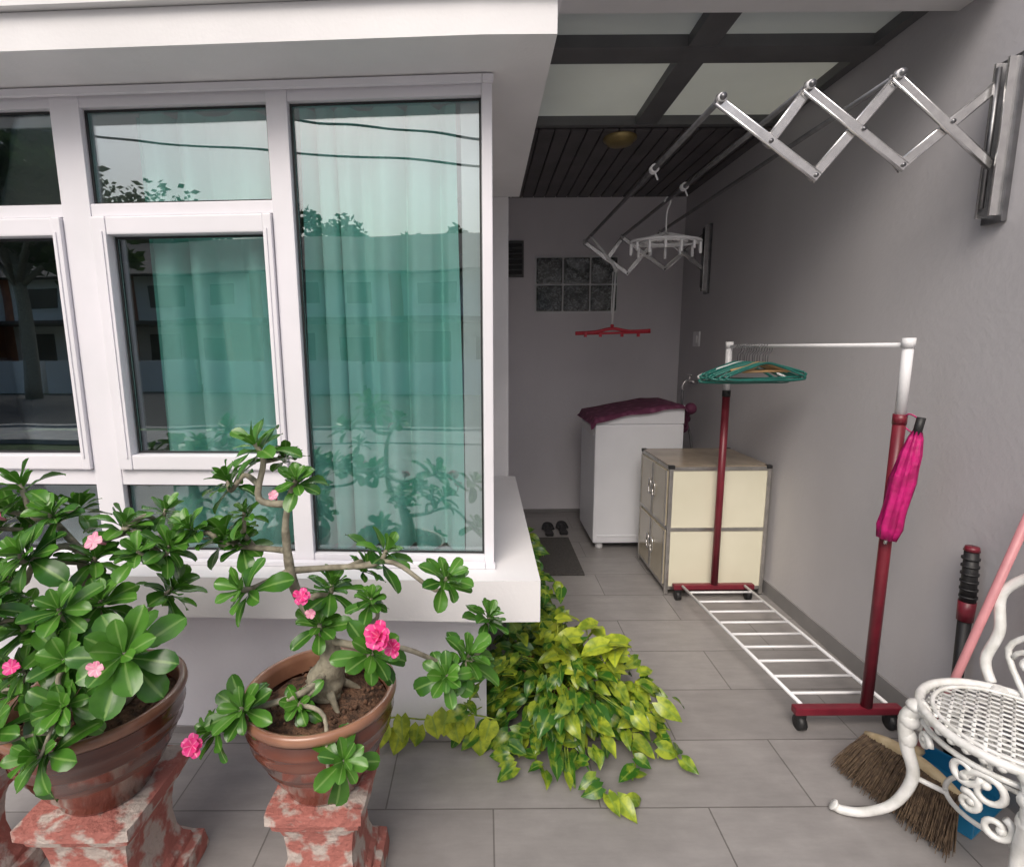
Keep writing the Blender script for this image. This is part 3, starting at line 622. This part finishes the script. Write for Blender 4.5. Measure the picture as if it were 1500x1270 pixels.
ros2=[(-.57,1.30,1.27,.09),(-.455,1.25,1.19,.06),(-.67,1.35,1.17,.08),(-.72,1.40,1.01,.09),(-.588,1.20,.936,.085),(-.264,1.35,.97,.085),(-.10,1.30,.917,.08),(-.413,1.35,.875,.085),(-.264,1.15,.80,.08),(-.045,1.30,.70,.09),(.01,1.45,.73,.07),(-.586,1.15,.655,.085),(-.467,1.20,.63,.06),(-.325,1.08,.575,.075),(-.66,1.15,.60,.06),(-.43,1.28,.80,.07),(-.33,1.40,.91,.06),(-.62,1.32,1.09,.06),(-.80,1.38,1.03,.085),(-.10,1.22,.69,.075),(-.52,1.36,1.23,.06),(-.30,1.3,.86,.06),(-.66,1.38,.99,.07)]
desert_rose((-.44,1.29,.345),.19,.275,[(-.44,1.31,.585),(-.43,1.31,.63),(-.41,1.30,.70),(-.44,1.30,.79),(-.495,1.30,.89),(-.505,1.29,1.04),(-.49,1.28,1.12)],[.05,.046,.03,.016,.013,.010,.007],ros2,
  [(-.235,1.08,.88,.036,3,PINKF),(-.44,1.2,.915,.022,2,PINKF),(-.68,1.1,.60,.027,2,PINKF),(-.50,1.22,1.16,.014,1,PINKL),(-.21,1.10,.84,.022,2,PINKF),(-.43,1.22,.86,.014,1,PINKL)],sc_=1.1)
pedestal((-1.02,1.27),.145,.345)
ros1=[(-.74,1.00,.89,.115),(-1.21,1.35,1.16,.09),(-1.10,1.30,1.10,.085),(-1.12,1.42,1.08,.08),(-1.1,1.20,1.03,.09),(-.95,1.35,1.05,.085),(-.90,1.45,1.06,.08),(-.82,1.32,1.0,.085),(-.94,1.22,.90,.09),(-.84,1.35,.87,.09),(-.96,1.12,.93,.085),(-1.08,1.15,.865,.09),(-.93,1.08,.83,.09),(-1.05,1.1,.79,.085),(-.92,1.05,.74,.085),(-.95,1.0,.66,.09),(-1.13,1.15,.70,.08),(-1.29,1.4,1.08,.08),(-1.0,1.3,.98,.08),(-.86,1.2,.80,.08),(-1.2,1.25,.95,.085),(-1.05,1.0,.72,.075),(-.88,1.28,1.0,.07),(-1.0,1.15,.85,.08),(-1.12,1.1,.95,.08)]
desert_rose((-1.02,1.27,.345),.20,.275,[(-1.0,1.29,.585),(-1.0,1.28,.65),(-1.0,1.28,.72),(-1.01,1.29,.82),(-1.03,1.30,.92),(-1.04,1.30,1.0)],[.06,.055,.035,.022,.016,.01],ros1,
  [(-1.06,1.02,.92,.036,2,PINKL),(-1.12,1.1,1.04,.03,1,PINKF),(-.94,1.22,1.05,.024,1,PINKL),(-.735,.92,.91,.016,1,PINKL),(-1.07,1.02,.83,.028,1,PINKL),(-.99,1.02,.85,.018,1,PINKF),(-1.15,1.2,1.12,.02,1,PINKF)],sc_=1.05)
pedestal((-1.47,1.25),.13,.345)
ros3=[(-1.47+R.uniform(-.25,.2),1.25+R.uniform(-.22,.22),R.uniform(.72,1.12),R.uniform(.075,.095)) for _ in range(16)]
desert_rose((-1.47,1.25,.345),.19,.275,[(-1.47,1.25,.585),(-1.47,1.25,.65),(-1.46,1.26,.75),(-1.48,1.25,.9),(-1.48,1.25,1.0)],[.05,.045,.03,.02,.012],ros3,[(-1.3,1.1,.9,.035,1,PINKF)])
# ---------------------------------------------------------------- pothos
def pothos():
    mb=MB()
    bowl(mb,(.30,2.05,.0),.14,.18)
    def lf(p,d,L_,tint):
        p=V(p); up=V((R.uniform(-.8,.8),-.5+R.uniform(-.6,.6),1))
        mb.leaf(p,d,up,L_,L_*R.uniform(.58,.74),'heart',R.uniform(.1,1.1),POTHOS,tint,fold=R.uniform(.1,.4),wav=.05)
    c=V((.29,1.96,.12))
    for i in range(500):
        a=R.random()*2*math.pi; el=math.asin(R.uniform(-.35,1)); k=R.random()**.5
        d=V((math.cos(a)*math.cos(el),math.sin(a)*math.cos(el),math.sin(el)))
        bmp=1+.75*noise.noise(d*2.6+V((3,1,0)))
        p=c+V((d.x*.34,d.y*.30,d.z*.25))*k*bmp
        if p.x<.03 and p.y>1.82: p.x=.03+R.random()*.05
        p.z=max(p.z,.03)
        dd=V((d.x+R.uniform(-.5,.5),d.y-.15+R.uniform(-.5,.5),d.z*.4-.4+R.uniform(-.5,.5)))
        ti=-.1+.28*R.random()+ (R.uniform(.3,.6) if R.random()<.25 else 0)
        lf(p,dd,R.uniform(.045,.092),max(0,min(1,ti)))
        if i%4==0: mb.tube([c,p.lerp(c,.4)+V((0,0,.05)),p],.0022,POTHOS,5,tint=.3)
    for i in range(30):
        p=V((.36+R.uniform(-.12,.2),1.95+R.uniform(-.15,.15),.25+R.random()*.18)); a=R.random()*6.28
        lf(p,V((math.cos(a),math.sin(a)*.6-.2,R.uniform(-.3,.6))),R.uniform(.07,.125),R.uniform(.65,1)); mb.tube([c+V((0,0,.05)),p.lerp(c,.5)+V((0,0,.05)),p],.0025,POTHOS,5,tint=.6)
    for i in range(16):
        p=V((.55+R.uniform(-.1,.09),1.84+R.uniform(-.1,.1),.08+R.random()*.18)); a=R.uniform(-1.4,.6)
        lf(p,V((math.cos(a),math.sin(a)-.2,R.uniform(-.5,.3))),R.uniform(.07,.11),R.uniform(.4,.95))
    for i in range(300):
        y=2.15+R.random()*1.2; p=V((.25+R.uniform(-.17,.11)-.03*(y-2.2),y,.02+R.random()*(.44-.10*(y-2.2)))); a=R.uniform(-2.6,.4)
        lf(p,V((math.cos(a),math.sin(a),-.3+R.uniform(-.3,.5))),R.uniform(.05,.09),max(0,R.uniform(-.15,.4)))
    for pts in ([(.45,1.85,.2),(.58,1.80,.1),(.66,1.86,.05),(.62,1.72,.03)],[(.30,1.75,.12),(.36,1.62,.05),(.40,1.55,.02),(.47,1.53,.02)],[(.5,2.05,.3),(.6,2.0,.25),(.66,1.95,.15)],[(.15,1.8,.12),(.17,1.70,.06),(.2,1.64,.03)],[(.1,1.8,.1),(.08,1.72,.05),(.10,1.66,.03)],[(.5,1.8,.1),(.53,1.70,.05),(.50,1.62,.03)],[(.55,1.9,.1),(.66,1.80,.05),(.70,1.70,.02)],[(.1,1.82,.3),(.0,1.76,.33),(-.06,1.76,.24),(-.08,1.77,.16)]):
        pp=crom(pts,5); mb.tube(pp,.003,POTHOS,6,tint=.3)
        for q in pp[2::2]: a=R.random()*6.28; lf(q+V((0,0,.02)),V((math.cos(a),math.sin(a)*.6-.3,-.1)),R.uniform(.06,.09),R.uniform(.0,.6))
    pp=crom([(.05,1.78,.14),(-.1,1.80,.155),(-.22,1.80,.13),(-.34,1.80,.14),(-.45,1.80,.12)],4); mb.tube(pp,.003,POTHOS,6,tint=.5)
    for x,z in((.02,.13),(-.06,.15),(-.12,.12),(-.20,.15),(-.26,.11),(-.32,.15),(-.38,.12),(-.44,.12),(-.02,.09),(-.15,.17),(-.31,.10)):
        mb.leaf(V((x+R.uniform(-.01,.01),1.79,z)),V((R.uniform(-.5,.5),-.35,-.9)),V((R.uniform(-.3,.3),-1,.35)),R.uniform(.075,.10),R.uniform(.065,.085),'heart',R.uniform(-.1,.5),POTHOS,R.uniform(.45,.85),fold=.25,wav=.04)
    mb.obj('pothos_plant',attrs=True)
pothos()
# ---------------------------------------------------------------- street opposite (seen in the window reflections)
def terrace():
    h=empty('terraced_house'); b=MB()
    b.box(-36,30,-27,-19,-.05,4.9,HWHITE); b.obj('walls',h)
    b=MB(); b.add([(-37,-27.6,4.7),(31,-27.6,4.7),(31,-18.2,4.7),(-37,-18.2,4.7),(-37,-23,7.0),(31,-23,7.0)],[(0,1,5,4),(3,4,5,2),(0,4,3),(1,2,5),(0,3,2,1)],ROOFT)
    b.box(-37,31,-19,-16.5,2.55,2.7,ROOFT); b.obj('roof',h)
    b=MB(); c=MB()
    for i in range(11):
        x=-36+i*6
        b.box(x-.12,x+.12,-19.4,-16.6,0,2.55,HBRN); b.box(x-.25,x+.25,-19.3,-18.98,2.72,4.7,HBRN)
        c.box(x+.9,x+2.6,-19.05,-18.97,3.4,4.3,DGLASS); c.box(x+3.9,x+5.0,-19.05,-18.97,3.4,4.3,DGLASS); c.box(x+.7,x+2.3,-19.05,-18.97,.1,2.2,DGLASS); c.box(x+3.4,x+5.0,-19.05,-18.97,.9,2.0,DGLASS)
        for xx in(x+1.4,x+2.0,x+4.4): b.box(xx,xx+.06,-19.09,-19.0,3.4,4.3,HWHITE)
        b.box(x+.6,x+3.1,-19.25,-18.96,3.3,3.38,HWHITE)
        b.box(x+.1,x+5.9,-14.7,-14.5,-.05,1.1,HWHITE)
    b.obj('columns_and_trim',h); c.obj('windows',h)
terrace()
def tree(x,y,h,r,n=2600):
    mb=MB(); mb.tube(crom([(x,y,-.05),(x+.1,y,h*.3),(x-.1,y+.1,h*.6)],4),lerp(.028*h,.012*h,9),BARK,10)
    cl=[]
    for i in range(16):
        a=R.random()*6.28; rr=r*R.random()**.6*.8; cz=h*R.uniform(.42,.92); c=V((x+rr*math.cos(a),y+rr*math.sin(a),cz)); cl.append((c,r*R.uniform(.25,.45)))
        mb.tube([(x,y,h*.35),V((x,y,h*.45)).lerp(c,.5),c],[.01*h,.006*h,.002*h],BARK,6)
    for i in range(n):
        c,q=cl[i%16]; d=V((R.gauss(0,1),R.gauss(0,1),R.gauss(0,.8))).normalized()*q*R.random()**.4; p=c+d
        a=V((R.gauss(0,1),R.gauss(0,1),R.gauss(0,.6))).normalized(); b_=a.orthogonal().normalized(); s_=R.uniform(.16,.32)
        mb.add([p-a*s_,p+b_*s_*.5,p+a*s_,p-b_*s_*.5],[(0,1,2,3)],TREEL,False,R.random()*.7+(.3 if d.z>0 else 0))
    mb.obj('tree',attrs=True)
for x,y,h,r,n in((-16.5,-12.5,10,3.6,4200),(-22,-30,11,5,3500),(-13,-30,9.8,4,3500),(-7,-31,9.0,3.6,3500),(-30,-31,12,5.5,3500),(12,-31,10,4.5,2500)): tree(x,y,h,r,n)
mb=MB(); mb.tube([(-14,-5.2,0),(-14,-5.2,8)],[.14,.1],CONC,12); mb.box(-14.9,-13.1,-5.25,-5.15,7.2,7.3,CONC); mb.obj('utility_pole')
mb=MB()
for z0,z1 in((7.2,2.9),(6.2,3.3)):
    mb.tube([(-14+28*t,-6,z0+(z1-z0)*t*.9-1.6*t*(1-t)) for t in lerp(0,1,24)],.02,BLACK,6)
mb.obj('overhead_cable')
# ---------------------------------------------------------------- light
w=bpy.data.worlds.new('World'); S.world=w; w.use_nodes=True; nt=w.node_tree
sky=nt.nodes.new('ShaderNodeTexSky'); sky.sky_type='NISHITA'; sky.sun_disc=False; sky.sun_elevation=math.radians(47); sky.sun_rotation=math.radians(200)
sky.air_density=1.2; sky.dust_density=5.0; sky.ozone_density=1.0
bg=nt.nodes['Background']; bg.inputs['Strength'].default_value=.15; nt.links.new(sky.outputs[0],bg.inputs[0])
sl=bpy.data.lights.new('sun','SUN'); sl.energy=1.75; sl.angle=math.radians(36); sl.color=(1,.975,.94)
so=bpy.data.objects.new('sun',sl); S.collection.objects.link(so)
el=math.radians(47); az=math.radians(200)
sd=V((math.sin(az)*math.cos(el),math.cos(az)*math.cos(el),math.sin(el)))
so.rotation_euler=(sd).to_track_quat('Z','Y').to_euler()
# ---------------------------------------------------------------- camera
cam=bpy.data.cameras.new('camera'); co=bpy.data.objects.new('camera',cam); S.collection.objects.link(co)
cam.sensor_width=36; cam.lens=780/1500*36; cam.shift_x=.0267; cam.clip_start=.02; cam.clip_end=1000
co.matrix_world=Matrix.Translation((0,0,1.5))@Matrix.Rotation(math.radians(80.9),4,'X')@Matrix.Rotation(math.radians(-.4),4,'Z')
S.camera=co
